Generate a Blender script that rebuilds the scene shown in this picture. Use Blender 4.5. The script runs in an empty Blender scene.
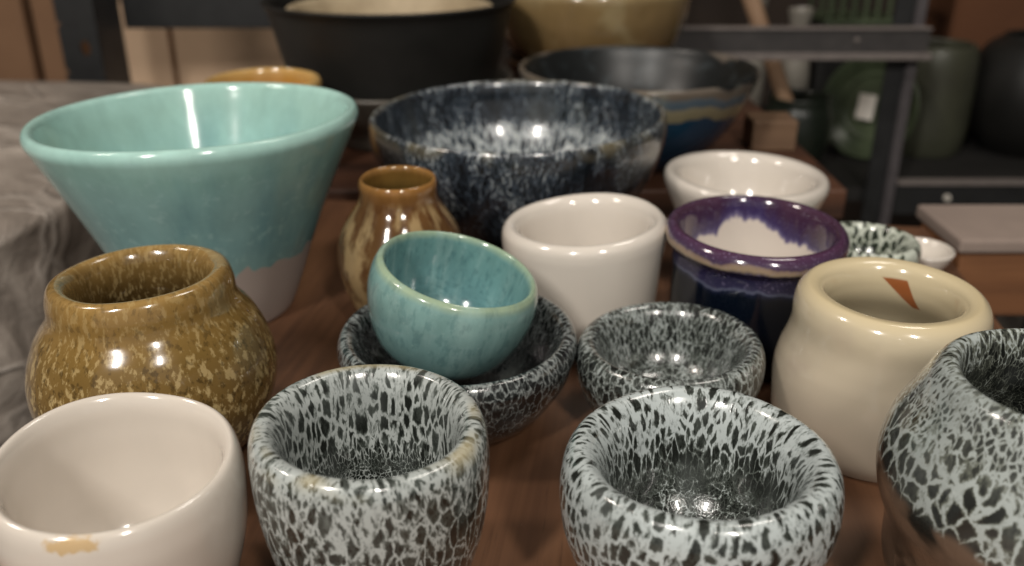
import bpy, bmesh, math, random
from mathutils import Vector, Matrix, noise

random.seed(7)
SC = bpy.context.scene
COL = SC.collection
PI = math.pi


# ------------------------------------------------------------------ helpers
def s2l(c):
    return tuple((v / 255 / 12.92) if v / 255 <= 0.04045 else ((v / 255 + 0.055) / 1.055) ** 2.4 for v in c)


def rgba(c):
    return (*s2l(c), 1.0)


def tag(o, label=None, cat=None, group=None, kind=None):
    for k, v in (('label', label), ('category', cat), ('group', group), ('kind', kind)):
        if v:
            o[k] = v
    return o


def link(name, me, mat=None, parent=None):
    o = bpy.data.objects.new(name, me)
    COL.objects.link(o)
    if mat and me is not None:
        me.materials.append(mat)
    if parent:
        o.parent = parent
    return o


def empty(name, loc, rz=0.0):
    o = link(name, None)
    o.location = loc
    o.rotation_euler.z = rz
    o.empty_display_size = 0.05
    return o


def from_bm(name, bm, mat, parent=None, smooth=False):
    me = bpy.data.meshes.new(name)
    bm.normal_update()
    bm.to_mesh(me)
    bm.free()
    if smooth:
        for p in me.polygons:
            p.use_smooth = True
    return link(name, me, mat, parent)


def box(bm, lo, hi, bev=0.0, rz=0.0, seg=2):
    c = [(a + b) / 2 for a, b in zip(lo, hi)]
    d = [b - a for a, b in zip(lo, hi)]
    m = Matrix.Translation(c) @ Matrix.Rotation(rz, 4, 'Z') @ Matrix.Diagonal((*d, 1))
    r = bmesh.ops.create_cube(bm, size=1, matrix=m)
    if bev:
        es = list({e for v in r['verts'] for e in v.link_edges})
        bmesh.ops.bevel(bm, geom=es, offset=bev, segments=seg, affect='EDGES', profile=0.5)


def tube(bm, pts, rads, seg=20):
    rings = []
    n = len(pts)
    for i, p in enumerate(pts):
        p = Vector(p)
        t = (Vector(pts[min(i + 1, n - 1)]) - Vector(pts[max(i - 1, 0)])).normalized()
        u = t.orthogonal().normalized() if i == 0 else (u0 - t * u0.dot(t)).normalized()
        u0 = u
        w = t.cross(u)
        rings.append([bm.verts.new(p + (u * math.cos(a) + w * math.sin(a)) * rads[i])
                      for a in (2 * PI * k / seg for k in range(seg))])
    for a, b in zip(rings, rings[1:]):
        for k in range(seg):
            bm.faces.new((a[k], a[(k + 1) % seg], b[(k + 1) % seg], b[k]))
    bm.faces.new(rings[0][::-1])
    bm.faces.new(rings[-1])


# ------------------------------------------------------------------ node helper
class G:
    def __init__(self, name):
        self.m = bpy.data.materials.new(name)
        self.m.use_nodes = True
        self.t = self.m.node_tree
        self.b = self.t.nodes['Principled BSDF']

    def n(self, typ, **kw):
        nd = self.t.nodes.new(typ)
        for k, v in kw.items():
            setattr(nd, k, v)
        return nd

    def put(self, sock, v):
        if isinstance(v, bpy.types.NodeSocket):
            self.t.links.new(v, sock)
        elif v is not None:
            sock.default_value = v

    def math(self, op, a, b=None, c=None, clamp=False):
        nd = self.n('ShaderNodeMath', operation=op, use_clamp=clamp)
        for i, v in enumerate((a, b, c)):
            self.put(nd.inputs[i], v)
        return nd.outputs[0]

    def attr(self, name, out='Fac'):
        return self.n('ShaderNodeAttribute', attribute_name=name).outputs[out]

    def obj(self):
        return self.n('ShaderNodeTexCoord').outputs['Object']

    def vmul(self, v, s):
        nd = self.n('ShaderNodeVectorMath', operation='MULTIPLY')
        self.put(nd.inputs[0], v)
        nd.inputs[1].default_value = s
        return nd.outputs[0]

    def vadd(self, v, w):
        nd = self.n('ShaderNodeVectorMath', operation='ADD')
        self.put(nd.inputs[0], v)
        self.put(nd.inputs[1], w)
        return nd.outputs[0]

    def noise(self, v, scale, detail=3.0, rough=0.55, dist=0.0, col=False):
        nd = self.n('ShaderNodeTexNoise')
        self.put(nd.inputs['Vector'], v)
        nd.inputs['Scale'].default_value = scale
        nd.inputs['Detail'].default_value = detail
        nd.inputs['Roughness'].default_value = rough
        nd.inputs['Distortion'].default_value = dist
        return nd.outputs['Color' if col else 'Fac']

    def vor(self, v, scale, feature='F1', out='Distance', rnd=1.0):
        nd = self.n('ShaderNodeTexVoronoi', feature=feature)
        self.put(nd.inputs['Vector'], v)
        nd.inputs['Scale'].default_value = scale
        nd.inputs['Randomness'].default_value = rnd
        return nd.outputs[out]

    def ramp(self, fac, stops, interp='LINEAR'):
        nd = self.n('ShaderNodeValToRGB')
        nd.color_ramp.interpolation = interp
        el = nd.color_ramp.elements
        while len(el) < len(stops):
            el.new(0.5)
        for e, (p, c) in zip(el, stops):
            e.position = p
            e.color = (c, c, c, 1) if isinstance(c, (int, float)) else rgba(c)
        self.put(nd.inputs[0], fac)
        return nd.outputs[0]

    def mix(self, f, a, b, mode='MIX'):
        nd = self.n('ShaderNodeMix', data_type='RGBA', blend_type=mode)
        self.put(nd.inputs[0], f)
        for i, v in ((6, a), (7, b)):
            self.put(nd.inputs[i], rgba(v) if isinstance(v, tuple) and len(v) == 3 else v)
        return nd.outputs[2]

    def vmix(self, f, a, b):
        nd = self.n('ShaderNodeMix', data_type='VECTOR')
        self.put(nd.inputs[0], f)
        self.put(nd.inputs[4], a)
        self.put(nd.inputs[5], b)
        return nd.outputs[1]

    def step(self, v, lo, hi):
        nd = self.n('ShaderNodeMapRange', interpolation_type='SMOOTHSTEP')
        self.put(nd.inputs[0], v)
        self.put(nd.inputs[1], lo)
        self.put(nd.inputs[2], hi)
        return nd.outputs[0]

    def done(self, col, rough=0.2, coat=0.0, bump=None, bstr=0.2, bdist=0.001, spec=0.5):
        self.put(self.b.inputs['Base Color'], rgba(col) if isinstance(col, tuple) else col)
        self.put(self.b.inputs['Roughness'], rough)
        self.b.inputs['Coat Weight'].default_value = coat
        self.b.inputs['Coat Roughness'].default_value = 0.03
        self.b.inputs['Specular IOR Level'].default_value = spec
        if bump is not None:
            nd = self.n('ShaderNodeBump')
            nd.inputs['Strength'].default_value = bstr
            nd.inputs['Distance'].default_value = bdist
            self.put(nd.inputs['Height'], bump)
            self.t.links.new(nd.outputs[0], self.b.inputs['Normal'])
        return self.m


# ------------------------------------------------------------------ lathe pots
def spline(pts, sub=8):
    """Catmull-Rom through (r, z, k); k = 1 keeps a corner."""
    out = []
    n = len(pts)
    for i in range(n - 1):
        p1, p2 = pts[i], pts[i + 1]
        p0 = pts[i - 1] if i > 0 and not (len(p1) > 2 and p1[2]) else p1
        p3 = pts[i + 2] if i + 2 < n and not (len(p2) > 2 and p2[2]) else p2
        for j in range(sub):
            t = j / sub
            out.append(tuple(0.5 * ((2 * p1[a]) + (-p0[a] + p2[a]) * t + (2 * p0[a] - 5 * p1[a] + 4 * p2[a] - p3[a]) * t * t
                                    + (-p0[a] + 3 * p1[a] - 3 * p2[a] + p3[a]) * t ** 3) for a in (0, 1)))
    out.append(pts[-1][:2])
    return out


def pot_mesh(name, R, H, prof, slant=(0, 0), lean=(0, 0), wob=0.012, lump=0.0, seed=0, seg=144, sub=9):
    """prof: (r/R, z/H[, corner]) from the foot edge up the outside, over the rim, down the inside to the centre."""
    pts = [(max(0.0, r) * R, z * H) for r, z in spline(prof, sub)]
    s = [0.0]
    for a, b in zip(pts, pts[1:]):
        s.append(s[-1] + math.hypot(b[0] - a[0], b[1] - a[1]))
    top = max(range(len(pts)), key=lambda i: pts[i][1])
    zone = [s[i] / s[top] if i <= top else 1 + (s[i] - s[top]) / (s[-1] - s[top]) for i in range(len(pts))]
    rm = R * 0.85
    vs, fs, fl, zn = [], [], [], []

    def W(th, z):
        v = Vector((math.cos(th) * 0.8, math.sin(th) * 0.8, z / H * 0.6 + seed * 7.3))
        return wob * noise.noise(v) * 1.6 + lump * noise.noise(v * 2.2 + Vector((3, 1, seed)))
    for i, (r, z) in enumerate(pts):
        for k in range(seg):
            th = 2 * PI * k / seg
            rr = r * (1 + W(th, z))
            x, y = rr * math.cos(th), rr * math.sin(th)
            q = z / H
            zz = z + q * (slant[0] * x + slant[1] * y) + q * H * 0.5 * W(th + 2, 0) * (r / R)
            vs.append((x + lean[0] * q, y + lean[1] * q, zz))
            fl.extend((math.cos(th) * rm, math.sin(th) * rm, s[i]))
            zn.append(zone[i])
        if i:
            a, b = (i - 1) * seg, i * seg
            for k in range(seg):
                k2 = (k + 1) % seg
                fs.append((a + k, a + k2, b + k2, b + k))
    fs.append(tuple(range(seg - 1, -1, -1)))
    me = bpy.data.meshes.new(name)
    me.from_pydata(vs, [], fs)
    me.attributes.new('flow', 'FLOAT_VECTOR', 'POINT').data.foreach_set('vector', fl)
    me.attributes.new('zone', 'FLOAT', 'POINT').data.foreach_set('value', zn)
    for p in me.polygons:
        p.use_smooth = len(p.vertices) == 4
    return me


def pot(name, mat, loc, R, H, prof, label, cat, group=None, rot=None, **kw):
    o = link(name, pot_mesh(name, R, H, prof, **kw), mat)
    o.location = loc
    if rot:
        o.rotation_euler = rot
    return tag(o, label, cat, group)


# ------------------------------------------------------------------ glazes
def coords(g, lo=0.66, hi=0.8):
    z = g.math('MULTIPLY', g.attr('zone'), 0.5)
    v = g.vmix(g.step(z, lo, hi), g.attr('flow', 'Vector'), g.obj())
    return z, v


def oilspot(name, size=0.006, long=0.5, spot=None, tone=None, pale=(172, 178, 176), dark=(27, 30, 27), mid=(96, 102, 98),
            clay=None, fine=1.0, rimtint=None, grey=0.0):
    """white network over black cells; spot(zone) = cell darkness threshold, tone(zone) = overall lightness."""
    g = G(name)
    z = g.math('MULTIPLY', g.attr('zone'), 0.5)
    off = (size * 31.7, len(name) * 0.013, 0.0)
    sp_th = g.ramp(z, spot)
    f = g.ramp(z, tone)

    def pattern(v, ln):
        st = g.vmul(v, (1, 1, ln))
        wob = g.noise(st, 0.4 / size, 4, 0.6, col=True)
        wv = g.vadd(st, g.vmul(g.vadd(wob, (-0.5, -0.5, -0.5)), (size * 1.9,) * 3))
        d1 = g.vor(wv, 0.85 / size, 'DISTANCE_TO_EDGE')
        d2 = g.vor(g.vadd(wv, (0.37, 0.11, 0.05)), 1.9 / size, 'DISTANCE_TO_EDGE')
        n1 = g.noise(st, 0.2 / size, 4, 0.6)
        th = g.math('ADD', sp_th, g.math('MULTIPLY', g.math('SUBTRACT', n1, 0.5), 0.6))
        th = g.math('SUBTRACT', 0.40, g.math('MULTIPLY', th, 0.46))
        m1 = g.step(g.math('SUBTRACT', th, d1), -0.10, 0.10)
        m2 = g.step(g.math('SUBTRACT', th, d2), -0.09, 0.09)
        m = g.math('ADD', g.math('MULTIPLY', m1, g.math('SUBTRACT', 1.0, f)), g.math('MULTIPLY', m2, f))
        cv = g.n('ShaderNodeSeparateColor')
        g.put(cv.inputs[0], g.vor(wv, 0.85 / size, 'F1', 'Color'))
        m = g.math('ADD', m, g.math('MULTIPLY', g.math('MULTIPLY', g.math('SUBTRACT', cv.outputs[0], 0.45), 0.5), g.math('SUBTRACT', 1.0, g.math('MULTIPLY', m, 0.7))))
        sp = g.noise(st, 1.7 / size, 3, 0.7)
        return g.math('ADD', m, g.math('MULTIPLY', g.math('SUBTRACT', sp, 0.5), 1.15), clamp=True)
    v = g.vadd(g.attr('flow', 'Vector'), off)
    vo = g.vadd(g.obj(), off)
    m = g.mix(g.step(z, 0.7, 0.78), pattern(v, long), pattern(vo, 0.9))
    col = g.ramp(m, [(0.0, dark), (0.4, tuple(int(a * .5 + b * .5) for a, b in zip(dark, mid))), (0.68, mid), (1.0, pale)])
    big = g.noise(g.vmul(v, (1, 1, 0.5)), 0.07 / size, 3)
    col = g.mix(g.math('MULTIPLY', g.step(big, 0.5, 0.72), max(0.0, 0.4 + grey)), col, (112, 117, 115))
    if rimtint:
        rn = g.noise(v, 0.12 / size, 2)
        k = g.math('MULTIPLY', g.ramp(z, [(0.45, 0.0), (0.485, 1.0), (0.5, 0.9), (0.512, 0.0)]), g.step(rn, 0.42, 0.6))
        col = g.mix(g.math('MULTIPLY', k, 0.75), col, rimtint)
    rough = 0.2
    if clay:
        dn = g.noise(g.vmul(g.attr('flow', 'Vector'), (1, 1, 0.3)), 30, 3)
        k = g.step(g.math('ADD', z, g.math('MULTIPLY', g.math('SUBTRACT', dn, 0.5), 0.12)), clay[0] - 0.01, clay[0] + 0.012)
        dark_patch = g.step(g.noise(g.attr('flow', 'Vector'), 38, 3), 0.5, 0.62)
        lower = g.mix(dark_patch, clay[1], clay[2])
        col = g.mix(k, lower, col)
    return g.done(col, rough, coat=0.6, bump=m, bstr=0.12, bdist=0.0006)


def flowglaze(name, stops, drip=0.05, dscale=30, dlong=0.25, speck=None, streak=None, rough=0.17, clay_end=None, mott=0.25, mscale=60, coat=0.6, patches=None, stain=None):
    g = G(name)
    z, v = coords(g)
    fl = g.attr('flow', 'Vector')
    dn = g.noise(g.vmul(fl, (1, 1, dlong)), dscale, 4, 0.55)
    zz = g.math('ADD', z, g.math('MULTIPLY', g.math('SUBTRACT', dn, 0.5), drip))
    col = g.ramp(zz, stops)
    if streak:
        sc, ln, c, lo, hi, amt = streak
        sn = g.noise(g.vmul(fl, (1, 1, ln)), sc, 4, 0.6)
        col = g.mix(g.math('MULTIPLY', g.step(sn, lo, hi), g.math('MULTIPLY', g.ramp(z, amt), 1.0)), col, c)
    if speck:
        for sc, ln, c, lo, hi, amt in speck:
            sn = g.noise(g.vmul(v, (1, 1, ln)), sc, 3, 0.65)
            col = g.mix(g.math('MULTIPLY', g.step(sn, lo, hi), g.ramp(z, amt)), col, c)
    if patches:
        for sc, c, lo, hi, amt in patches:
            sn = g.noise(v, sc, 3, 0.5)
            col = g.mix(g.math('MULTIPLY', g.step(sn, lo, hi), g.ramp(z, amt)), col, c)
    if stain:
        c, sz, sc = stain
        q = g.vmul(g.vadd(g.obj(), tuple(-k for k in c)), tuple(1 / k for k in sz))
        ln = g.n('ShaderNodeVectorMath', operation='LENGTH')
        g.put(ln.inputs[0], q)
        k = g.math('ADD', ln.outputs['Value'], g.math('MULTIPLY', g.math('SUBTRACT', g.noise(g.obj(), 240, 4), 0.5), 1.6))
        col = g.mix(g.math('MULTIPLY', g.step(k, 1.05, 0.6), 0.75), col, sc)
    mn = g.noise(g.vmul(v, (1, 1, 0.6)), mscale, 4, 0.6)
    col = g.mix(mott, col, g.ramp(mn, [(0.3, (90, 90, 90)), (0.7, (255, 255, 255))]), 'MULTIPLY')
    rg = rough
    ct = coat
    if clay_end:
        cnz = g.noise(g.vmul(fl, (1, 1, 0.55)), 24, 3, 0.5)
        ck = g.step(g.math('ADD', z, g.math('MULTIPLY', g.math('SUBTRACT', cnz, 0.5), 0.22)), clay_end - 0.004, clay_end + 0.004)
        col = g.mix(ck, (172, 158, 150), col)
        rg = g.math('ADD', g.math('MULTIPLY', ck, rough - 0.75), 0.75)
        ct = 0.0
    return g.done(col, rg, coat=ct, bump=mn, bstr=0.06, bdist=0.001)


def plain(name, c, c2=None, scale=30, rough=0.6, bump=0.15, coat=0.0, stretch=(1, 1, 1)):
    g = G(name)
    v = g.vmul(g.obj(), stretch)
    n = g.noise(v, scale, 5, 0.6)
    col = g.ramp(n, [(0.3, c), (0.7, c2 or tuple(min(255, int(k * 1.2)) for k in c))])
    return g.done(col, rough, coat=coat, bump=n, bstr=bump, bdist=0.002)


def wood(name, c1, c2, c3, scale=9, along='Y', rough=0.5):
    g = G(name)
    st = {'Y': (1, 0.06, 1), 'X': (0.06, 1, 1), 'Z': (1, 1, 0.06)}[along]
    v = g.vmul(g.obj(), st)
    n = g.noise(v, scale * 3, 6, 0.65, 0.6)
    w = g.noise(v, scale * 22, 4, 0.7)
    col = g.ramp(n, [(0.3, c1), (0.5, c2), (0.7, c3)])
    pore = g.step(w, 0.58, 0.72)
    col = g.mix(g.math('MULTIPLY', pore, 0.6), col, c1)
    big = g.noise(g.obj(), 5, 2)
    col = g.mix(0.35, col, g.ramp(big, [(0.3, (120, 110, 105)), (0.7, (255, 255, 255))]), 'MULTIPLY')
    # scattered pale clay dust
    du = g.step(g.noise(g.obj(), 420, 2, 0.8), 0.74, 0.8)
    col = g.mix(g.math('MULTIPLY', du, 0.6), col, (170, 140, 118))
    return g.done(col, rough, bump=w, bstr=0.1, bdist=0.0008)


# ================================================================== SETTING
def struct(name, lo, hi, mat):
    bm = bmesh.new()
    box(bm, lo, hi)
    return tag(from_bm(name, bm, mat), kind='structure')


M_floor = plain('concrete_floor', (96, 90, 84), (120, 113, 105), 6, 0.8)
M_wall = plain('dark_wall', (44, 36, 31), (60, 49, 42), 3, 0.9)
struct('floor', (-2.6, -2.6, -0.8), (2.6, 2.6, -0.75), M_floor)
struct('wall_back', (-2.6, 2.6, -0.8), (2.6, 2.7, 2.1), M_wall)
struct('wall_left', (-2.7, -2.6, -0.8), (-2.6, 2.7, 2.1), plain('left_wall', (120, 112, 104), (140, 132, 124), 3, 0.9))
struct('wall_right', (2.6, -2.6, -0.8), (2.7, 2.7, 2.1), plain('right_wall', (104, 96, 90), (120, 112, 104), 3, 0.9))
struct('ceiling', (-2.7, -2.7, 2.1), (2.7, 2.7, 2.2), plain('ceiling_paint', (150, 146, 140), (165, 160, 154), 3, 0.9))

# ================================================================== FURNITURE
M_table = wood('reddish_brown_table_wood', (72, 49, 36), (112, 78, 56), (142, 102, 74), 8, 'Y', 0.45)
ANG = -math.atan(0.137)
table = empty('table', (0.04, 0.35, -0.75), ANG)
tag(table, 'reddish brown wooden table carrying the foreground pots', 'table')
bm = bmesh.new()
box(bm, (-0.302, -0.36, 0.716), (0.262, 0.44, 0.75), 0.003)
from_bm('tabletop', bm, M_table, table)
for sx in (-0.27, 0.225):
    for sy in (-0.32, 0.385):
        bm = bmesh.new()
        box(bm, (sx - 0.02, sy - 0.02, 0), (sx + 0.02, sy + 0.02, 0.716), 0.002)
        from_bm('leg', bm, M_table, table)

M_shelfwood = wood('dark_brown_shelf_wood', (50, 32, 24), (84, 54, 38), (104, 68, 48), 7, 'X', 0.55)
M_steel = plain('dark_grey_steel', (52, 50, 50), (66, 63, 62), 40, 0.45, 0.05)
M_steel_black = plain('black_steel', (22, 23, 24), (34, 35, 36), 40, 0.5, 0.05)
M_steel_lip = plain('pale_steel_edge', (104, 97, 94), (124, 116, 112), 60, 0.45, 0.05)  # paler steel tone for the beam lips and a bolt

back = empty('storage_shelf', (0, 0, 0))
tag(back, 'dark wooden storage shelf behind the table under the stacked bowls', 'shelf')
bm = bmesh.new()
box(bm, (-0.36, 0.85, -0.03), (0.325, 1.31, 0.0), 0.002)
from_bm('shelf_board', bm, M_shelfwood, back)
for x in (-0.34, 0.305):
    for y in (0.88, 1.29):
        bm = bmesh.new()
        box(bm, (x - 0.015, y - 0.015, -0.75), (x + 0.015, y + 0.015, -0.03), 0.001)
        from_bm('leg', bm, M_steel_black, back)

# ================================================================== POTS: foreground
GREY = 'grey speckled glazed pots'
WHITE = 'white glazed pots'
spot_default = [(0.0, 0.40), (0.3, 0.42), (0.46, 0.22), (0.53, 0.22), (0.62, 0.36), (0.75, 0.6), (1.0, 0.5)]
tone_default = [(0.0, 0.15), (0.45, 0.2), (0.6, 0.15), (0.72, 0.8), (1.0, 0.8)]

# --- grey cup, front
o = pot('speckled_cup', oilspot('oilspot_cup', 0.0035, 0.42,
        [(0.0, 0.66), (0.3, 0.62), (0.40, 0.52), (0.455, 0.46), (0.475, 0.36), (0.50, 0.32), (0.53, 0.40), (0.58, 0.50), (0.68, 0.54), (0.73, 0.72), (1.0, 0.70)],
        [(0.0, 0.15), (0.4, 0.25), (0.47, 0.6), (0.55, 0.1), (0.66, 0.1), (0.72, 1.0), (1.0, 1.0)], rimtint=(170, 160, 128)),
        (-0.0560, 0.306, 0), 0.0462, 0.0865,
        [(.56, 0, 1), (.66, .03), (.80, .16), (.93, .38), (1.0, .62), (1.015, .82), (1.0, .93), (.955, .985), (.89, 1.0), (.82, .985),
         (.755, .92), (.73, .82), (.715, .62), (.66, .36), (.45, .19), (.2, .155), (0, .15)],
        'tall grey speckled cup with a pale rim, front centre of the table', 'cup', GREY, slant=(-0.025, 0.013), seed=1, wob=0.02, lump=0.012)

# --- thick grey bowl, front right
pot('speckled_bowl', oilspot('oilspot_thick_bowl', 0.0035, 0.5,
    [(0.0, 0.5), (0.25, 0.52), (0.40, 0.48), (0.5, 0.40), (0.57, 0.42), (0.64, 0.58), (0.70, 0.74), (0.8, 0.74), (0.88, 0.64), (1.0, 0.66)],
    [(0.0, 0.15), (0.45, 0.15), (0.66, 0.1), (0.76, 0.5), (1.0, 0.5)], pale=(178, 186, 186)),
    (0.0735, 0.300, 0), 0.0545, 0.077,
    [(.55, 0, 1), (.64, .04), (.80, .22), (.95, .50), (1.0, .72), (.985, .88), (.93, .97), (.86, 1.0), (.78, .975), (.71, .90), (.665, .80),
     (.63, .64), (.55, .44), (.36, .30), (.15, .26), (0, .255)],
    'thick walled grey speckled bowl with broad rounded rim, at the front centre right', 'bowl', GREY,
    slant=(0.011, -0.02), seed=2, wob=0.025, lump=0.014)

# --- grey bowl in the middle
pot('speckled_bowl', oilspot('oilspot_middle_bowl', 0.0030, 0.5,
    [(0.0, 0.70), (0.3, 0.70), (0.45, 0.64), (0.5, 0.62), (0.56, 0.64), (0.68, 0.66), (0.85, 0.66), (1.0, 0.68)],
    [(0.0, 0.2), (1.0, 0.45)], pale=(150, 157, 156), dark=(24, 26, 25)),
    (0.0850, 0.4395, 0), 0.0505, 0.0515,
    [(.55, 0, 1), (.66, .05), (.84, .26), (.97, .56), (1.0, .76), (.98, .90), (.93, .98), (.87, 1.0), (.80, .97), (.74, .88), (.70, .74),
     (.62, .50), (.45, .33), (.2, .27), (0, .26)],
    'small dark grey speckled bowl standing between the white cup and the cream pot', 'bowl', GREY, slant=(0.033, 0.014), seed=3, wob=0.02, lump=0.008)

# --- grey bowl under the teal cup
pot('speckled_bowl', oilspot('oilspot_under_bowl', 0.0030, 0.5,
    [(0.0, 0.68), (0.3, 0.66), (0.45, 0.62), (0.5, 0.54), (0.56, 0.60), (0.7, 0.8), (1.0, 0.85)],
    [(0.0, 0.2), (1.0, 0.4)], pale=(136, 142, 141), dark=(22, 24, 25), mid=(76, 80, 80)),
    (-0.0297, 0.4465, 0), 0.0645, 0.054,
    [(.52, 0, 1), (.60, .04), (.78, .24), (.93, .52), (1.0, .78), (1.0, .90), (.97, .98), (.93, 1.0), (.88, .97), (.84, .88), (.80, .74),
     (.71, .48), (.56, .26), (.3, .16), (0, .15)],
    'wide dark grey speckled bowl with the small teal cup sitting in it', 'bowl', GREY, slant=(0.002, 0.02), seed=4, wob=0.012, lump=0.006)

# --- small teal cup tilted in it
pot('teal_cup', flowglaze('mottled_teal_glaze',
    [(0.0, (108, 142, 142)), (0.3, (118, 154, 153)), (0.455, (126, 162, 158)), (0.485, (158, 178, 150)), (0.51, (148, 172, 148)), (0.535, (106, 148, 146)),
     (0.75, (98, 140, 144)), (1.0, (92, 132, 136))], 0.02, 60, 0.3,
    streak=(70, 0.2, (160, 192, 188), 0.46, 0.7, [(0.0, .35), (0.45, .35), (0.55, .6), (1.0, .6)]),
    speck=[(260, 0.4, (70, 110, 114), 0.50, 0.66, [(0, .45), (0.45, .3), (0.5, .1), (0.55, .55), (1, .55)]), (900, 1, (190, 208, 198), 0.62, 0.75, [(0, .3), (1, .4)])], mott=0.25, mscale=90),
    (-0.0420, 0.4545, 0.0335), 0.0448, 0.0565,
    [(.50, 0, 1), (.60, .03), (.80, .18), (.95, .42), (1.02, .66), (1.02, .84), (.985, .95), (.955, .985), (.925, 1.0), (.895, .985), (.875, .93),
     (.865, .80), (.83, .58), (.70, .32), (.45, .17), (.2, .13), (0, .125)],
    'small mottled teal cup sitting tilted inside a grey speckled bowl', 'cup', rot=(math.radians(3), math.radians(14), 0), seed=5, wob=0.012)

# --- olive / amber pot, left
pot('amber_pot', flowglaze('speckled_amber_glaze',
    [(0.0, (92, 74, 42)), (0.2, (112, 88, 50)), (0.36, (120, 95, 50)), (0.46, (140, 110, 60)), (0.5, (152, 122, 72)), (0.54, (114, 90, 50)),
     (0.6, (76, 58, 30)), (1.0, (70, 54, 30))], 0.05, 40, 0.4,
    speck=[(430, 0.4, (188, 165, 116), 0.50, 0.62, [(0.0, .9), (0.25, .85), (0.36, .6), (0.46, .3), (0.56, .3), (0.62, .6), (1.0, .5)]),
           (380, 0.5, (66, 50, 24), 0.52, 0.66, [(0.0, .9), (0.3, .75), (0.45, .4), (0.56, .4), (1.0, .7)])],
    patches=[(17, (84, 64, 38), 0.5, 0.66, [(0, .7), (0.4, .55), (0.52, .2), (1, 0)])], mott=0.15),
    (-0.183, 0.4132, 0), 0.0440, 0.102,
    [(.80, 0, 1), (.92, .04), (1.16, .16), (1.32, .32), (1.37, .44), (1.335, .57), (1.20, .72), (1.03, .83), (1.0, .92), (.955, .98), (.88, 1.0),
     (.795, .985), (.735, .93), (.72, .84), (.78, .72), (.96, .56), (1.06, .40), (.96, .2), (.6, .09), (0, .07)],
    'squat amber brown speckled pot with a wide mouth, left of the table', 'pot', slant=(0.03, -0.008), seed=6, wob=0.02)

# --- white bowl, front left
g_white = flowglaze('warm_white_glaze', [(0.0, (205, 196, 184)), (0.5, (214, 206, 196)), (1.0, (206, 198, 188))], 0.03, mott=0.05, mscale=30, rough=0.14)
pot('white_bowl', flowglaze('white_glaze_tan_chip', [(0.0, (196, 184, 172)), (0.5, (208, 199, 188)), (1.0, (204, 195, 184))], 0.03, mott=0.05, mscale=30, rough=0.14,
    stain=((0.002, -0.0455, 0.0725), (0.011, 0.010, 0.0035), (190, 154, 92))),
    (-0.1510, 0.2925, 0), 0.0460, 0.078,
    [(.58, 0, 1), (.66, .03), (.82, .2), (.96, .5), (1.01, .76), (1.0, .90), (.97, .975), (.925, 1.0), (.88, .98), (.845, .92),
     (.83, .80), (.79, .56), (.66, .32), (.4, .19), (.2, .16), (0, .155)],
    'white glazed bowl with a tan stain on its rim, nearest at the front left corner', 'bowl', WHITE, slant=(-0.06, 0.055), seed=7, wob=0.03)

# --- white cup, centre
pot('white_cup', g_white, (0.0456, 0.5498, 0), 0.052, 0.08,
    [(.80, 0, 1), (.86, .03), (.90, .2), (.94, .5), (.985, .78), (1.0, .89), (.985, .96), (.92, 1.0), (.84, .985), (.785, .93),
     (.76, .82), (.745, .6), (.72, .34), (.5, .16), (.2, .13), (0, .125)],
    'straight sided white cup with a sloping rim, in front of the blue-black bowl', 'cup', WHITE, slant=(0.085, 0.012), seed=8, wob=0.018)

# --- brown vase
pot('brown_vase', flowglaze('rutile_brown_glaze',
    [(0.0, (108, 78, 46)), (0.25, (106, 80, 52)), (0.36, (98, 70, 42)), (0.44, (108, 76, 44)), (0.487, (152, 108, 58)), (0.5, (158, 116, 66)), (0.52, (110, 82, 40)), (0.6, (92, 76, 40)),
     (1.0, (60, 46, 26))], 0.03, 40, 0.3,
    streak=(110, 0.3, (176, 152, 110), 0.48, 0.6, [(0.0, .65), (0.36, .75), (0.43, .6), (0.46, 0.0), (1.0, 0.0)]),
    speck=[(130, 0.3, (74, 42, 20), 0.52, 0.64, [(0, .6), (0.42, .6), (0.46, .15), (1, .2)])], mott=0.25, mscale=60, rough=0.12),
    (-0.0735, 0.5671, 0), 0.0251, 0.102,
    [(1.05, 0, 1), (1.15, .03), (1.42, .18), (1.62, .38), (1.66, .50), (1.56, .63), (1.3, .75), (1.06, .84), (.99, .90), (1.0, .96),
     (.97, .99), (.92, 1.0), (.87, .985), (.85, .94), (.86, .86), (1.1, .74), (1.36, .60), (1.45, .46), (1.25, .2), (.6, .08), (0, .07)],
    'small brown streaked vase with a narrow neck, between teal bowl and teal cup', 'vase', slant=(0, 0.02), seed=9, wob=0.015)

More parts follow.
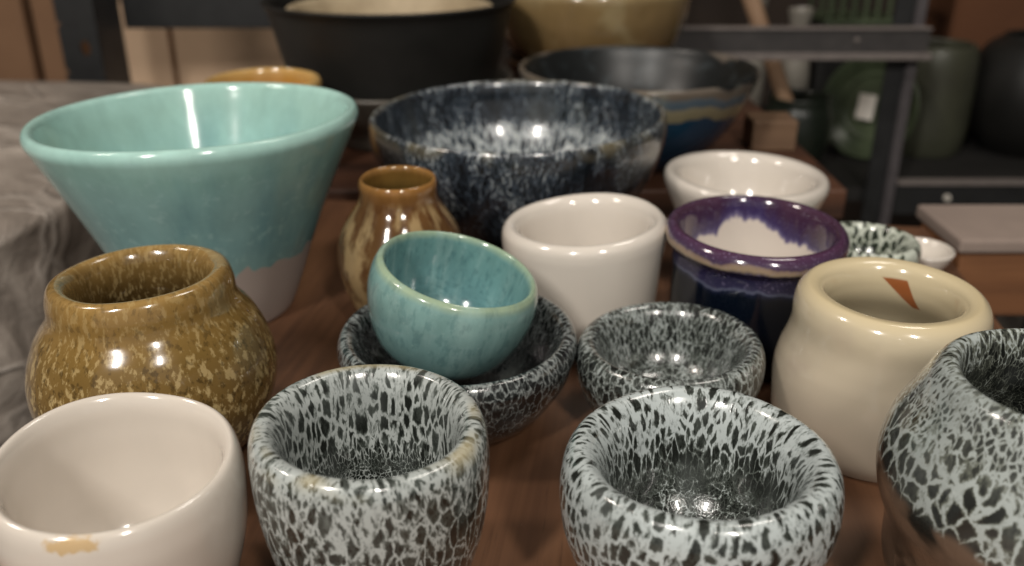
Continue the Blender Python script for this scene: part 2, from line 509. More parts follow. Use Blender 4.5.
# --- big teal bowl
pot('teal_bowl', flowglaze('aqua_glaze_over_clay',
    [(0.0, (128, 160, 160)), (0.26, (132, 172, 173)), (0.38, (142, 180, 177)), (0.44, (148, 188, 180)),
     (0.5, (172, 210, 201)), (0.55, (160, 196, 186)), (0.66, (152, 194, 188)), (0.8, (150, 194, 200)), (1.0, (136, 180, 188))], 0.16, 13, 0.25,
    streak=(22, 0.2, (112, 156, 162), 0.48, 0.7, [(0.0, 0), (0.15, 0), (0.2, .7), (0.42, .55), (0.48, 0), (0.54, .1), (0.62, .4), (1, .2)]),
    speck=[(420, 0.8, (150, 196, 196), 0.64, 0.74, [(0, 0), (0.18, 0), (0.22, .45), (0.45, .3), (1, .2)])],
    patches=[(9, (164, 188, 170), 0.54, 0.66, [(0, 0), (0.2, 0.3), (0.26, .7), (0.44, .5), (0.5, .1), (0.56, .5), (0.7, .2), (1, 0)]), (150, (168, 204, 202), 0.56, 0.7, [(0, 0), (0.2, .5), (0.44, .35), (0.5, .1), (0.6, .2), (1, .3)])],
    clay_end=0.19, mott=0.2, mscale=70, rough=0.12),
    (-0.205, 0.590, 0), 0.1043, 0.139,
    [(.44, 0, 1), (.47, .015), (.53, .12), (.64, .34), (.76, .56), (.88, .76), (.965, .90), (.995, .955), (.985, .99), (.955, 1.0), (.925, .985),
     (.90, .94), (.83, .80), (.71, .58), (.58, .36), (.42, .18), (.2, .11), (0, .10)],
    'large aqua teal bowl with bare clay foot at the back left', 'bowl', slant=(0.02, -0.014), seed=10, wob=0.012, lean=(0.0, 0.0))

# --- blue-black bowl
pot('blue_black_bowl', oilspot('blue_black_oilspot', 0.0046, 0.33,
    [(0.0, 0.86), (0.3, 0.78), (0.43, 0.76), (0.48, 0.74), (0.5, 0.6), (0.52, 0.80), (0.60, 0.76), (0.63, 0.50), (0.72, 0.40), (0.80, 0.5), (1.0, 0.7)],
    [(0.0, 0.5), (0.5, 0.7), (0.6, 0.5), (0.7, 0.1), (1.0, 0.3)], pale=(174, 180, 180), dark=(20, 24, 28), mid=(70, 80, 92), rimtint=(112, 104, 82), fine=0.8),
    (0.0042, 0.7337, 0), 0.12, 0.105,
    [(.44, 0, 1), (.50, .015), (.62, .12), (.80, .34), (.93, .58), (.99, .80), (1.0, .92), (.99, .98), (.972, 1.0), (.95, .98), (.935, .92),
     (.92, .80), (.86, .58), (.72, .34), (.5, .18), (.25, .12), (0, .11)],
    'wide blue-black bowl with pale streaks inside, behind the white cup', 'bowl', slant=(0.023, 0.009), seed=11, wob=0.012)

# --- dark blue bowl at the back
g = G('dark_blue_banded_glaze')
z, v = coords(g)
fl = g.attr('flow', 'Vector')
dn = g.noise(g.vmul(fl, (1, 1, 0.3)), 16, 3)
dn2 = g.noise(g.vmul(fl, (1, 1, 0.15)), 45, 4)
zz = g.math('ADD', z, g.math('MULTIPLY', g.math('SUBTRACT', dn, 0.5), 0.17))
col = g.ramp(zz, [(0.0, (16, 42, 62)), (0.36, (24, 58, 82)), (0.367, (128, 120, 94)), (0.415, (140, 132, 106)), (0.43, (74, 92, 108)), (0.455, (92, 104, 112)),
                  (0.47, (112, 102, 90)), (0.5, (100, 92, 84)), (0.51, (26, 29, 30)), (0.7, (14, 17, 19)), (1.0, (12, 14, 16))])
col = g.mix(g.math('MULTIPLY', g.step(dn2, 0.52, 0.7), g.ramp(z, [(0.35, 0), (0.37, .5), (0.47, .4), (0.51, 0), (1, 0)])), col, (136, 140, 130))
m_db = g.done(g.mix(g.math('MULTIPLY', g.step(g.noise(v, 60, 3), 0.5, 0.7), g.step(z, 0.5, 0.52)), col, (44, 50, 53)), g.ramp(z, [(0.49, 0.16), (0.515, 0.38)]), coat=0.0)
pot('dark_blue_bowl', m_db, (0.130, 0.957, 0), 0.1232, 0.099,
    [(.44, 0, 1), (.48, .02), (.62, .16), (.79, .42), (.93, .74), (.985, .90), (1.0, .965), (.99, .995), (.97, 1.0), (.95, .97), (.91, .85),
     (.78, .52), (.6, .28), (.35, .16), (0, .13)],
    'dark blue banded bowl with tan drips, behind the blue-black bowl', 'bowl', seed=12, wob=0.01)

# --- white bowl at the back
pot('white_bowl', g_white, (0.1802, 0.6819, 0), 0.0622, 0.07,
    [(.50, 0, 1), (.56, .03), (.68, .22), (.82, .50), (.93, .72), (.99, .86), (1.0, .94), (.97, .99), (.92, 1.0), (.86, .985), (.81, .94), (.77, .84),
     (.68, .58), (.5, .34), (.25, .24), (0, .22)],
    'small white flared bowl directly behind the purple rimmed cup', 'bowl', WHITE, slant=(-0.02, 0.01), seed=13, wob=0.014)

# --- purple cup
g = G('purple_glaze_over_white')
z, v = coords(g)
fl = g.attr('flow', 'Vector')
dn = g.noise(g.vmul(fl, (1, 1, 0.35)), 24, 4, 0.6)
dn2 = g.noise(g.vmul(fl, (1, 1, 0.3)), 90, 3, 0.6)
dd = g.math('ADD', g.math('MULTIPLY', g.math('SUBTRACT', dn, 0.5), 0.26), g.math('MULTIPLY', g.math('SUBTRACT', dn2, 0.5), 0.08))
zz = g.math('ADD', z, dd)
inner = g.ramp(zz, [(0.5, (70, 46, 64)), (0.55, (58, 38, 62)), (0.60, (56, 46, 86)), (0.616, (104, 96, 130)), (0.624, (204, 194, 184)), (1.0, (206, 198, 188))])
outer = g.ramp(g.math('ADD', z, g.math('MULTIPLY', dd, 0.35)),
               [(0.0, (6, 10, 18)), (0.325, (8, 15, 26)), (0.34, (24, 30, 50)), (0.346, (84, 88, 108)), (0.356, (44, 42, 68)), (0.40, (34, 30, 58)), (0.425, (40, 34, 62)),
                (0.44, (150, 132, 108)), (0.452, (140, 120, 104)), (0.46, (70, 54, 78)), (0.5, (74, 46, 70))])
col = g.mix(g.step(z, 0.498, 0.503), outer, inner)
fs_ = g.noise(v, 700, 2, 0.7)
col = g.mix(g.math('MULTIPLY', g.step(fs_, 0.58, 0.72), g.ramp(z, [(0.33, 0), (0.36, .35), (0.5, .5), (0.6, .35), (0.66, 0)])), col, (150, 140, 170))
m_pu = g.done(col, 0.13, coat=0.6)
pot('purple_cup', m_pu, (0.1490, 0.5265, 0), 0.0552, 0.085,
    [(.78, 0, 1), (.84, .03), (.88, .2), (.895, .45), (.90, .66), (.905, .80), (.94, .85), (.99, .88), (1.0, .915), (.99, .955), (.95, .99), (.90, 1.0),
     (.86, .985), (.83, .94), (.81, .84), (.77, .66), (.68, .46), (.45, .3), (.2, .26), (0, .25)],
    'dark navy cup with a purple glazed rim dripping over white inside', 'cup', slant=(-0.008, 0.029), seed=14, wob=0.012)

# --- small speckled bowl behind, black on white
pot('speckled_dish', oilspot('white_black_spots', 0.0056, 0.6,
    [(0.0, 0.40), (0.45, 0.42), (0.5, 0.42), (0.56, 0.48), (0.64, 0.62), (0.8, 0.9), (1.0, 0.95)],
    [(0.0, 0.0), (0.6, 0.0), (1.0, 0.4)], pale=(196, 202, 190), mid=(120, 128, 112), dark=(26, 32, 24), grey=-0.4),
    (0.2545, 0.612, 0), 0.036, 0.043,
    [(.56, 0, 1), (.66, .05), (.86, .34), (.98, .66), (1.0, .82), (.97, .93), (.92, .99), (.86, 1.0), (.80, .96), (.75, .86), (.66, .6), (.45, .36), (.2, .3), (0, .29)],
    'small white dish with black speckles, peeking out behind the purple cup', 'bowl', GREY, seed=15, wob=0.015)

# --- little white saucer
pot('white_saucer', g_white, (0.312, 0.650, 0), 0.0235, 0.020,
    [(.5, 0, 1), (.6, .1), (.84, .5), (.98, .84), (1.0, .94), (.96, 1.0), (.90, .98), (.80, .8), (.5, .5), (0, .42)],
    'tiny white saucer at the table edge behind the black and white dish', 'saucer', WHITE, seed=16)

# --- cream pot
g = G('cream_glaze')
z, v = coords(g)
fl = g.attr('flow', 'Vector')
dn = g.noise(g.vmul(fl, (1, 1, 0.5)), 14, 3)
zz = g.math('ADD', z, g.math('MULTIPLY', g.math('SUBTRACT', dn, 0.5), 0.05))
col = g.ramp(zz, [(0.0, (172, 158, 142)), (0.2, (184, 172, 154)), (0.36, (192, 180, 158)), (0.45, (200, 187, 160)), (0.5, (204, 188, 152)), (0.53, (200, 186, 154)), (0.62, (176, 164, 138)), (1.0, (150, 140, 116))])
cn = g.noise(fl, 24, 3)
col = g.mix(g.math('MULTIPLY', g.step(cn, 0.58, 0.68), g.ramp(z, [(0, .35), (0.35, .3), (0.45, .15), (0.5, 0), (1, 0)])), col, (166, 150, 138))
ob = g.obj()
sep = g.n('ShaderNodeSeparateXYZ')
g.put(sep.inputs[0], ob)
# bare terracotta wedge on the inner wall, where the glaze missed
ang = g.math('ARCTAN2', sep.outputs[1], sep.outputs[0])
ht = g.math('DIVIDE', g.math('SUBTRACT', 0.0800, sep.outputs[2]), 0.0165)
wdt = g.math('SUBTRACT', 0.22, g.math('MULTIPLY', ht, 0.15))
ctr = g.math('SUBTRACT', 1.17, g.math('MULTIPLY', ht, 0.42))
am = g.step(g.math('ABSOLUTE', g.math('SUBTRACT', ang, ctr)), wdt, g.math('SUBTRACT', wdt, 0.03))
hm = g.math('MULTIPLY', g.step(ht, 0.0, 0.08), g.step(ht, 1.02, 0.95))
wedge = g.math('MULTIPLY', g.math('MULTIPLY', am, hm), g.step(z, 0.505, 0.52))
rimw = g.step(g.math('ABSOLUTE', g.math('SUBTRACT', ang, ctr)), g.math('ADD', wdt, 0.03), wdt)
col = g.mix(wedge, col, (142, 84, 48))
m_cr = g.done(col, 0.16, coat=0.5, bump=cn, bstr=0.04)
pot('cream_pot', m_cr, (0.1945, 0.4270, 0), 0.0480, 0.0865,
    [(.98, 0, 1), (1.03, .03), (1.10, .12), (1.135, .3), (1.135, .44), (1.10, .55), (1.04, .65), (1.0, .75), (1.0, .87), (.965, .95), (.89, .995), (.82, 1.0),
     (.74, .985), (.69, .94), (.665, .86), (.70, .76), (.88, .58), (.96, .38), (.9, .15), (.5, .08), (0, .07)],
    'large cream glazed pot with a thick collar and a bare terracotta patch inside', 'pot', slant=(0.0, 0.02), seed=17, wob=0.012)

# --- grey and brown pot at the right edge
pot('speckled_pot', oilspot('oilspot_round_pot', 0.0036, 0.45,
    [(0.0, 0.66), (0.2, 0.70), (0.27, 0.70), (0.31, 0.60), (0.37, 0.54), (0.41, 0.48), (0.45, 0.46), (0.5, 0.46), (0.535, 0.6), (0.57, 0.80), (1.0, 0.80)],
    [(0.0, 0.0), (0.36, 0.0), (0.41, 0.8), (0.46, 1.0), (0.52, 0.2), (0.56, 0.9), (1.0, 1.0)], pale=(170, 178, 176), dark=(26, 28, 26), mid=(104, 108, 98),
    clay=(0.27, (104, 86, 72), (34, 35, 32))),
    (0.2095, 0.300, 0), 0.0475, 0.108,
    [(.98, 0, 1), (1.04, .03), (1.12, .14), (1.14, .26), (1.17, .34), (1.27, .46), (1.30, .58), (1.24, .72), (1.10, .85), (1.01, .935), (.94, .982), (.87, 1.0),
     (.81, .985), (.78, .94), (.78, .86), (.86, .74), (1.05, .58), (1.0, .3), (.6, .12), (0, .09)],
    'round grey speckled pot with a bare brown lower half, at the right front corner', 'pot', GREY, seed=18, wob=0.02, lump=0.01)

# ================================================================== POTS: back shelf stacks
m_black = plain('matt_black_glaze', (20, 20, 18), (30, 29, 27), 20, 0.5, 0.05)
pot('grey_platter', plain('grey_brown_glaze', (60, 56, 50), (96, 90, 82), 40, 0.3, 0.05), (-0.135, 1.05, 0), 0.136, 0.072,
    [(.5, 0, 1), (.54, .04), (.62, .3), (.84, .62), (.97, .88), (1.0, .96), (.985, 1.0), (.955, .97), (.91, .84), (.86, .75), (.5, .73), (0, .73)],
    'dark platter with a worn grey rim, under the black dish', 'plate', seed=20, wob=0.0)
pot('black_dish', m_black, (-0.134, 1.05, 0.0560), 0.1385, 0.1,
    [(.78, 0, 1), (.815, .03), (.86, .3), (.92, .66), (.955, .88), (.985, .95), (1.0, .985), (.985, 1.0), (.96, .985), (.93, .93), (.88, .66), (.80, .22), (.7, .12), (0, .1)],
    'deep black dish with flared rim stacked on a dark platter', 'dish', seed=21, wob=0.006)
pot('tan_dish', plain('pale_tan_clay', (150, 134, 108), (178, 162, 134), 24, 0.6, 0.1), (-0.134, 1.05, 0.0735), 0.112, 0.074,
    [(.60, 0, 1), (.64, .04), (.74, .3), (.86, .62), (.96, .9), (1.0, .97), (.985, 1.0), (.95, .985), (.9, .9), (.78, .5), (.6, .2), (0, .15)],
    'pale tan dish nested inside the black dish', 'dish', seed=22, wob=0.01)
pot('ochre_bowl', flowglaze('ochre_glaze', [(0, (140, 100, 50)), (0.44, (190, 146, 82)), (0.5, (212, 176, 112)), (0.56, (176, 128, 60)), (1, (150, 110, 56))], 0.05, mott=0.15),
    (-0.239, 0.885, 0), 0.055, 0.1005,
    [(.52, 0, 1), (.58, .03), (.74, .3), (.9, .66), (.985, .88), (1.0, .95), (.98, .99), (.94, 1.0), (.9, .98), (.84, .85), (.66, .45), (.4, .2), (0, .15)],
    'ochre glazed bowl showing only its rim behind the large teal bowl', 'bowl', seed=23)
m_tan = flowglaze('translucent_tan_glaze', [(0, (110, 86, 56)), (0.2, (122, 98, 64)), (0.45, (134, 112, 76)), (0.5, (150, 132, 98)), (0.6, (116, 94, 62)), (1, (100, 80, 52))], 0.12, 20, 0.5,
                  patches=[(14, (164, 148, 112), 0.55, 0.66, [(0, .7), (1, .6)])], mott=0.2)
pot('brown_bowl', plain('brown_glaze', (74, 50, 32), (104, 74, 46), 20, 0.3, 0.05), (0.105, 1.205, 0), 0.114, 0.066,
    [(.6, 0, 1), (.64, .03), (.78, .3), (.92, .7), (.99, .92), (1.0, .97), (.98, 1.0), (.94, .97), (.86, .8), (.78, .68), (0, .66)],
    'brown bowl under the large tan bowl, last on the back shelf', 'bowl', seed=24, wob=0.0)
pot('tan_bowl', m_tan, (0.100, 1.205, 0.0520), 0.124, 0.1,
    [(.5, 0, 1), (.56, .01), (.72, .1), (.86, .3), (.96, .6), (1.0, .88), (1.0, .96), (.985, 1.0), (.96, .98), (.94, .86), (.86, .5), (.66, .22), (.4, .12), (0, .1)],
    'large translucent tan bowl with rounded bottom behind the dark blue bowl', 'bowl', seed=25, wob=0.01)

# ================================================================== BEHIND: racks, boxes, wrapped bundle
def slotted_upright(x, y, z0, z1, w, d, mat, mat2, parent, hole=None):
    """an L-angle post; hole = (z, half width, half height) punched through the front flange"""
    bm = bmesh.new()
    t = 0.004
    if hole:
        zc, hw, hh = hole
        n = 28
        xc = x + w * 0.62
        inner, outer = [], []
        for yy in (y, y + t):
            inner.append([bm.verts.new((xc + hw * math.cos(2 * PI * k / n), yy, zc + hh * math.sin(2 * PI * k / n))) for k in range(n)])
            ring = []
            for k in range(n):
                a = 2 * PI * k / n
                cx, cz = math.cos(a), math.sin(a)
                m = max(abs(cx), abs(cz))
                ux, uz = cx / m, cz / m
                ring.append(bm.verts.new((xc + (ux * (x + w - xc) if ux > 0 else ux * (xc - x)), yy, zc + uz * 0.04)))
            outer.append(ring)
        for j in range(2):
            for k in range(n):
                q = (inner[j][k], inner[j][(k + 1) % n], outer[j][(k + 1) % n], outer[j][k])
                bm.faces.new(q if j else q[::-1])
        for k in range(n):
            bm.faces.new((inner[0][k], inner[0][(k + 1) % n], inner[1][(k + 1) % n], inner[1][k]))
        box(bm, (x, y, z0), (x + w, y + t, zc - 0.04))
        box(bm, (x, y, zc + 0.04), (x + w, y + t, z1))
    else:
        box(bm, (x, y, z0), (x + w, y + t, z1))
    a = from_bm('post_flange', bm, mat, parent)
    bm = bmesh.new()
    box(bm, (x + w - t, y + t, z0), (x + w, y + d, z1))
    from_bm('side_flange', bm, mat2, a)
    return a


# left rack
lr = empty('steel_rack', (0, 0, 0))
tag(lr, 'black perforated steel rack post with an oval hole, behind the teal bowl at left', 'rack')
slotted_upright(-0.722, 1.5, -0.75, 0.7, 0.062, 0.10, M_steel_black, M_steel, lr, (0.024, 0.008, 0.012))
bm = bmesh.new()
box(bm, (-0.66, 1.61, 0.038), (0.15, 1.63, 0.16), 0.002)
from_bm('shelf_beam', bm, M_steel_black, lr)
bm = bmesh.new()
box(bm, (-1.45, 1.68, -0.27), (0.15, 2.3, -0.24), 0.002)
from_bm('shelf_board', bm, M_shelfwood, lr)
for x, y in ((0.11, 1.61), (0.11, 2.26), (-1.44, 1.68), (-1.44, 2.26)):
    bm = bmesh.new()
    box(bm, (x, y, -0.75), (x + 0.04, y + 0.03, 0.7), 0.002)
    from_bm('post_flange', bm, M_steel_black, lr)

# right rack
rr = empty('steel_rack', (0, 0, 0))
tag(rr, 'dark grey steel rack with a horizontal beam, at the back right', 'rack')
p = slotted_upright(0.548, 1.36, -0.75, 0.6, 0.034, 0.05, M_steel_black, M_steel, rr)
bm = bmesh.new()
box(bm, (0.575, 1.352, -0.75), (0.590, 1.36, 0.6), 0.001)
from_bm('edge_strip', bm, plain('grey_steel_edge', (70, 66, 68), (84, 80, 82), 60, 0.4, 0.05), rr)
b = bmesh.new()
box(b, (0.17, 1.335, 0.046), (0.594, 1.351, 0.079), 0.001)
bo = from_bm('shelf_beam', b, M_steel, rr)
b = bmesh.new()
box(b, (0.17, 1.325, 0.037), (0.597, 1.352, 0.046), 0.001)
from_bm('beam_lip', b, M_steel_lip, bo)
b = bmesh.new()
box(b, (0.17, 1.330, 0.078), (0.594, 1.352, 0.081), 0.001)
from_bm('beam_lip', b, M_steel_lip, bo)
for x in (0.49,):
    b = bmesh.new()
    tube(b, [(x, 1.3355, 0.064), (x, 1.332, 0.064)], [0.004, 0.003], 16)
    from_bm('bolt', b, M_steel_lip, bo)
b = bmesh.new()
box(b, (0.592, 1.352, -0.205), (1.25, 1.366, -0.155), 0.001)
lb = from_bm('shelf_beam', b, M_steel_black, rr)
b = bmesh.new()
box(b, (0.592, 1.348, -0.157), (1.25, 1.370, -0.152), 0.001)
from_bm('beam_lip', b, M_steel_lip, lb)
b = bmesh.new()
tube(b, [(0.672, 1.353, -0.178), (0.672, 1.347, -0.178)], [0.006, 0.004], 16)
from_bm('bolt', b, plain('bright_bolt', (190, 185, 175), (205, 200, 190), 20, 0.3), lb)
b = bmesh.new()
box(b, (0.17, 1.372, -0.19), (1.25, 1.95, -0.17), 0.001)
from_bm('shelf_board', b, plain('black_shelf_board', (20, 19, 18), (30, 28, 26), 20, 0.7), rr)
for x, y in ((0.175, 1.36), (0.175, 1.92), (1.21, 1.372), (1.21, 1.92)):
    b = bmesh.new()
    box(b, (x, y, -0.75), (x + 0.03, y + 0.03, -0.155), 0.001)
    from_bm('post_flange', b, M_steel_black, rr)

# things on the right rack
ZS = -0.1695
m_green = plain('dull_green_glaze', (54, 64, 46), (78, 88, 66), 14, 0.35, 0.05)
m_dgreen = plain('dark_green_glaze', (22, 28, 22), (34, 40, 32), 14, 0.35, 0.05)
cas = empty('green_plate', (0.598, 1.54, ZS))
tag(cas, 'dull green round plate stood on edge behind the rack post, white tag on it', 'plate')
cas.rotation_euler = (math.radians(80), 0, math.radians(-46))
me = pot_mesh('plate_dish', 0.086, 0.03,
              [(.5, 0, 1), (.56, .1), (.72, .3), (.92, .75), (1.0, .93), (.99, 1.0), (.95, .98), (.84, .72), (.74, .42), (.70, .36), (.62, .34), (.58, .22), (.3, .2), (0, .2)], seed=30)
o = link('plate_dish', me, m_green, cas)
o.location = (0, 0.088, -0.02)
b = bmesh.new()
box(b, (-0.020, 0.066, 0.004), (0.010, 0.108, 0.006), 0.0005)
from_bm('price_tag', b, plain('white_paper', (205, 200, 192), (215, 210, 202), 10, 0.7), cas)

pot('dark_green_jar', m_dgreen, (0.462, 1.47, ZS), 0.052, 0.125,
    [(.6, 0, 1), (.7, .03), (.95, .3), (1.05, .55), (1.0, .78), (.92, .9), (.94, .98), (.90, 1.0), (.85, .97), (.84, .88), (.90, .7), (.95, .5), (.8, .2), (.4, .06), (0, .05)],
    'dark green jar on the rack holding a wooden tool handle', 'jar', seed=31)
b = bmesh.new()
n = 14
pts = [Vector((0.486, 1.473, ZS + 0.014)).lerp(Vector((0.33, 1.50, 0.20)), i / n) for i in range(n + 1)]
tube(b, pts, [0.011 + 0.004 * (i / n) for i in range(n + 1)], 20)
tag(from_bm('tool_handle', b, wood('pale_handle_wood', (150, 118, 92), (176, 144, 116), (190, 158, 130), 20, 'Z', 0.5), smooth=True),
    'pale wooden tool handle leaning in the dark green jar', 'tool')
m_pale = plain('greyish_white_glaze', (120, 116, 108), (146, 141, 132), 12, 0.35, 0.05)
for x, y, R, H, lab, sd in ((0.505, 1.66, 0.026, 0.235, 'slim greyish white vase behind the rack beam, next to the green basket', 32),
                            (0.440, 1.70, 0.022, 0.27, 'slim greyish white vase behind the rack beam, next to the wooden handle', 33)):
    pot('white_vase', m_pale, (x, y, ZS), R, H,
        [(.8, 0, 1), (.86, .02), (1.0, .2), (1.05, .5), (.85, .68), (.56, .76), (.55, .84), (.8, .96), (.82, .99), (.76, 1.0), (.70, .98), (.46, .85), (.46, .76), (.7, .66), (.8, .3), (.4, .04), (0, .03)],
        lab, 'vase', 'greyish white vases on the rack', seed=sd)
b = bmesh.new()
box(b, (0.545, 1.66, ZS), (0.70, 1.80, 0.035), 0.003)
tag(from_bm('black_box', b, plain('black_card', (16, 16, 15), (26, 25, 24), 20, 0.7)), 'black box under the green basket on the rack', 'box')
bk = empty('green_basket', (0.622, 1.73, 0.035))
tag(bk, 'small dark green slatted basket on a black box on the rack', 'basket')
b = bmesh.new()
box(b, (-0.07, -0.06, 0), (0.07, 0.06, 0.010), 0.002)
from_bm('base', b, m_green, bk)
for yy in (-0.058, 0.052):
    for k in range(7):
        b = bmesh.new()
        xx = -0.066 + k * 0.021
        box(b, (xx, yy, 0.008), (xx + 0.007, yy + 0.006, 0.075), 0.001)
        from_bm('slat', b, m_green, bk)
b = bmesh.new()
for lo, hi in (((-0.07, -0.062, 0.07), (0.07, -0.05, 0.085)), ((-0.07, 0.05, 0.07), (0.07, 0.062, 0.085)),
               ((-0.07, -0.05, 0.07), (-0.058, 0.05, 0.085)), ((0.058, -0.05, 0.07), (0.07, 0.05, 0.085))):
    box(b, lo, hi, 0.001)
from_bm('top_rail', b, m_green, bk)

pot('grey_green_jar', plain('grey_green_glaze', (56, 56, 46), (70, 72, 58), 10, 0.4, 0.05), (0.728, 1.60, ZS), 0.07, 0.185,
    [(.86, 0, 1), (.92, .02), (1.0, .2), (1.0, .5), (.98, .8), (.94, .93), (.88, .99), (.82, 1.0), (.78, .97), (.8, .8), (.85, .4), (.7, .06), (0, .05)],
    'tall grey green jar on the right rack beside the post', 'jar', seed=34)
pot('black_pot', m_black, (0.905, 1.60, ZS), 0.105, 0.20,
    [(.55, 0, 1), (.62, .02), (.86, .2), (1.0, .45), (.98, .68), (.82, .88), (.6, .97), (.55, 1.0), (.5, .97), (.7, .86), (.88, .66), (.9, .4), (.6, .08), (0, .05)],
    'large round black pot on the right rack by the brown box', 'pot', seed=35)
m_card = plain('cardboard', (118, 88, 64), (134, 102, 76), 5, 0.85, 0.03)
m_card_dark = plain('dark_cardboard', (88, 54, 32), (102, 64, 38), 5, 0.85, 0.03)
m_tape = plain('brown_tape', (158, 130, 104), (170, 142, 116), 5, 0.4, 0.02)


def carton(name, lo, hi, mat, label, group=None, seam=True, tape=m_tape, rz=0.0, cat='box'):
    c = ((lo[0] + hi[0]) / 2, (lo[1] + hi[1]) / 2, lo[2])
    w, d, h = (hi[i] - lo[i] for i in range(3))
    e = empty(name, c, rz)
    tag(e, label, cat, group)
    b = bmesh.new()
    box(b, (-w / 2, -d / 2, 0), (w / 2, d / 2, h - 0.004), 0.004)
    from_bm('carton_body', b, mat, e)
    for s in (-1, 1):
        b = bmesh.new()
        box(b, (-w / 2, -d / 2 if s < 0 else 0.001, h - 0.004), (w / 2, -0.001 if s < 0 else d / 2, h), 0.001)
        from_bm('flap', b, mat, e)
    if seam:
        b = bmesh.new()
        box(b, (-w / 2 - 0.0005, -0.02, h), (w / 2 + 0.0005, 0.02, h + 0.0008))
        box(b, (-w / 2 - 0.0012, -0.02, h - 0.06), (-w / 2, 0.02, h + 0.0008))
        box(b, (w / 2, -0.02, h - 0.06), (w / 2 + 0.0012, 0.02, h + 0.0008))
        from_bm('tape', b, tape, e)
    return e


carton('cardboard_box', (0.80, 1.72, ZS), (1.20, 1.92, 0.16), m_card_dark, 'dark brown cardboard box behind the large black pot on the rack')
m_card_tan = plain('tan_cardboard', (196, 168, 140), (208, 180, 152), 5, 0.85, 0.03)
GB = 'tan cardboard boxes behind the left rack post'
carton('cardboard_box', (-0.862, 1.84, -0.2395), (-0.674, 2.1, 0.05), m_card_tan, 'narrow tan cardboard box right beside the black rack post', GB)
carton('cardboard_box', (-0.664, 1.84, -0.2395), (-0.40, 2.1, 0.055), m_card_tan, 'wide tan cardboard box between narrow box and black dish', GB)
carton('cardboard_box', (-1.16, 1.72, -0.2395), (-0.886, 2.0, 0.24), m_card, 'tall brown cardboard box behind the plastic wrapped bundle, far left')
carton('cardboard_box', (-0.880, 1.74, -0.2395), (-0.815, 1.83, 0.22), m_card, 'slim brown cardboard box squeezed left of the black rack post')

# wood block
b = bmesh.new()
box(b, (0.263, 0.985, 0.0003), (0.312, 1.03, 0.034), 0.002)
tag(from_bm('wooden_block', b, wood('block_wood', (104, 80, 60), (126, 98, 74), (140, 112, 86), 14, 'X', 0.7)), 'small brown wooden block on the back shelf beside the dark blue bowl', 'block')

# bench on the right
bn = empty('wooden_bench', (0.68, 0.80, -0.75))
tag(bn, 'low wooden bench with a dusty grey top to the right of the table', 'bench')
b = bmesh.new()
box(b, (-0.295, -0.065, 0.73), (0.5, 0.03, 0.743), 0.003)
from_bm('bench_top', b, plain('dusty_grey_top', (128, 114, 106), (150, 134, 124), 9, 0.9, 0.1), bn)
b = bmesh.new()
box(b, (-0.29, -0.06, 0.668), (0.495, 0.025, 0.73), 0.002)
from_bm('apron', b, wood('bench_wood', (96, 62, 38), (124, 82, 52), (140, 96, 62), 10, 'X', 0.6), bn)
for x in (-0.27, 0.455):
    for y in (-0.05, -0.01):
        b = bmesh.new()
        box(b, (x, y, 0), (x + 0.03, y + 0.03, 0.668), 0.002)
        from_bm('leg', b, M_shelfwood, bn)

# plastic-wrapped bundle, left
g = G('crumpled_plastic')
ov = g.obj()
pn = g.noise(ov, 9, 6, 0.6, 1.2)
pv = g.vor(g.vadd(ov, g.vmul(g.noise(ov, 5, 3, col=True), (0.3, 0.3, 0.3))), 7, 'DISTANCE_TO_EDGE')
crease = g.step(pv, 0.06, 0.0)
col = g.ramp(pn, [(0.3, (118, 109, 101)), (0.5, (144, 134, 125)), (0.7, (172, 162, 152))])
col = g.mix(g.math('MULTIPLY', crease, 0.35), col, (172, 164, 156))
m_plast = g.done(col, 0.42, bump=g.math('ADD', pn, g.math('MULTIPLY', crease, 0.25)), bstr=0.6, bdist=0.02)
b = bmesh.new()
box(b, (-1.35, 0.64, -0.75), (-0.43, 1.36, 0.035))
bmesh.ops.subdivide_edges(b, edges=b.edges[:], cuts=60, use_grid_fill=True)
cx, cy = -0.89, 1.0
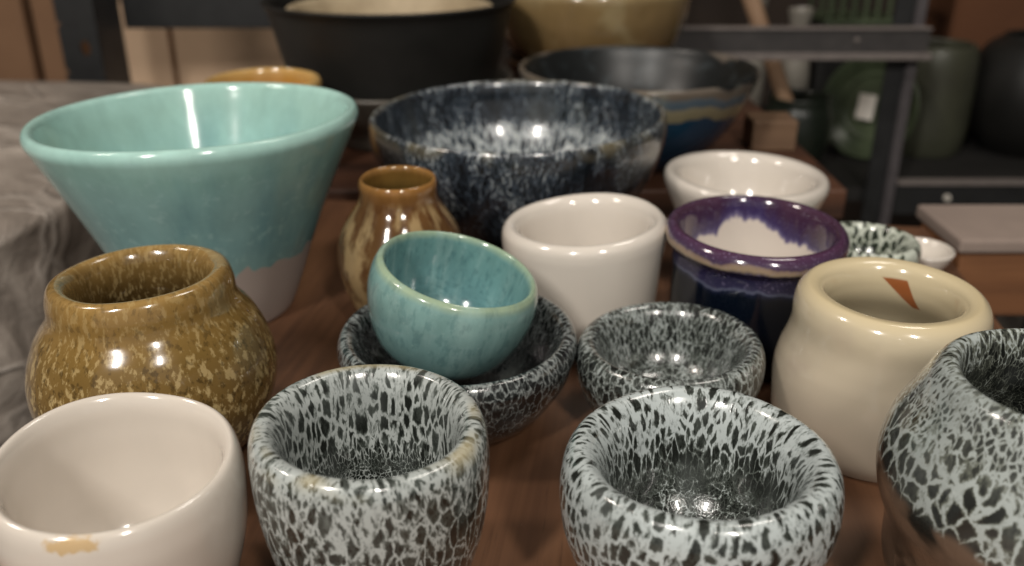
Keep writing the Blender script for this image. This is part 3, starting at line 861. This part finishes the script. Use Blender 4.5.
for vtx in b.verts:
    p = vtx.co
    q = Vector(((p.x - cx) / 0.46, (p.y - cy) / 0.36, (p.z + 0.75) / 0.81))
    # round the corners and slope the top down to the right
    rr_ = (abs(q.x) ** 5 + abs(q.y) ** 5) ** 0.2
    k = 1 / max(rr_, 1) if rr_ > 1 else 1
    x = cx + (p.x - cx) * k
    y = cy + (p.y - cy) * k
    edge = max(0.0, rr_ - 0.55)
    z = p.z
    if q.z > 0.8:
        z -= edge * 0.09 * (q.z - 0.8) / 0.2
    nz = Vector((p.x * 4, p.y * 4, p.z * 4))
    d = noise.noise(nz) * 0.030 + abs(noise.noise(nz * 2.3)) * 0.024
    out = Vector((q.x, q.y, 0)) * (0.9 if abs(q.x) > .98 or abs(q.y) > .98 else 0.2)
    x += out.x * d
    y += out.y * d
    if q.z > 0.98:
        z += d * 0.8 - 0.01
    if q.z > 0.01:
        vtx.co = (x, y, z)
    else:
        vtx.co = (x, y, -0.75)
tag(from_bm('wrapped_bundle', b, m_plast, smooth=True), 'big bundle wrapped in crumpled grey plastic, on the floor left of the table', 'bundle')

# ================================================================== LIGHT
def area(name, loc, target, sx, sy, power, col):
    l = bpy.data.lights.new(name, 'AREA')
    l.shape = 'RECTANGLE'
    l.size, l.size_y = sx, sy
    l.energy = power
    l.color = col
    o = bpy.data.objects.new(name, l)
    COL.objects.link(o)
    o.location = loc
    o.rotation_euler = (Vector(target) - Vector(loc)).to_track_quat('-Z', 'Y').to_euler()
    return o


area('lamp_or_fill', (-0.75, -0.95, 1.35), (-0.05, 0.45, 0), 0.13, 0.42, 23, (1.0, 0.95, 0.88))
area('lamp_or_fill', (0.50, -1.0, 1.35), (0.05, 0.5, 0), 0.13, 0.42, 16, (1.0, 0.94, 0.86))
area('lamp_or_fill', (0.75, 0.75, 1.95), (0.1, 0.6, 0), 0.5, 0.5, 9, (1.0, 0.93, 0.84))  # soft fill light added overhead at the back right
area('lamp_or_fill', (-1.3, 0.35, 1.5), (-0.72, 1.75, -0.1), 0.3, 0.3, 13, (1.0, 0.9, 0.8))  # extra light added to brighten the boxes and bundle at back left
w = bpy.data.worlds.new('room_glow')
SC.world = w
w.use_nodes = True
bg = w.node_tree.nodes['Background']
bg.inputs[0].default_value = (0.95, 0.92, 0.88, 1)
bg.inputs[1].default_value = 0.30

# ================================================================== CAMERA
cd = bpy.data.cameras.new('camera')
cd.sensor_width = 36
cd.lens = 920 / 1024 * 36
cd.clip_start = 0.01
cam = bpy.data.objects.new('camera', cd)
COL.objects.link(cam)
cam.location = (0, 0, 0.28)
cam.rotation_euler = (math.radians(90 - 24), 0, 0)
cd.dof.use_dof = True
cd.dof.focus_distance = 0.40
cd.dof.aperture_fstop = 6.5
SC.camera = cam
SC.view_settings.view_transform = 'Standard'
SC.view_settings.look = 'None'
SC.view_settings.exposure = 0.0
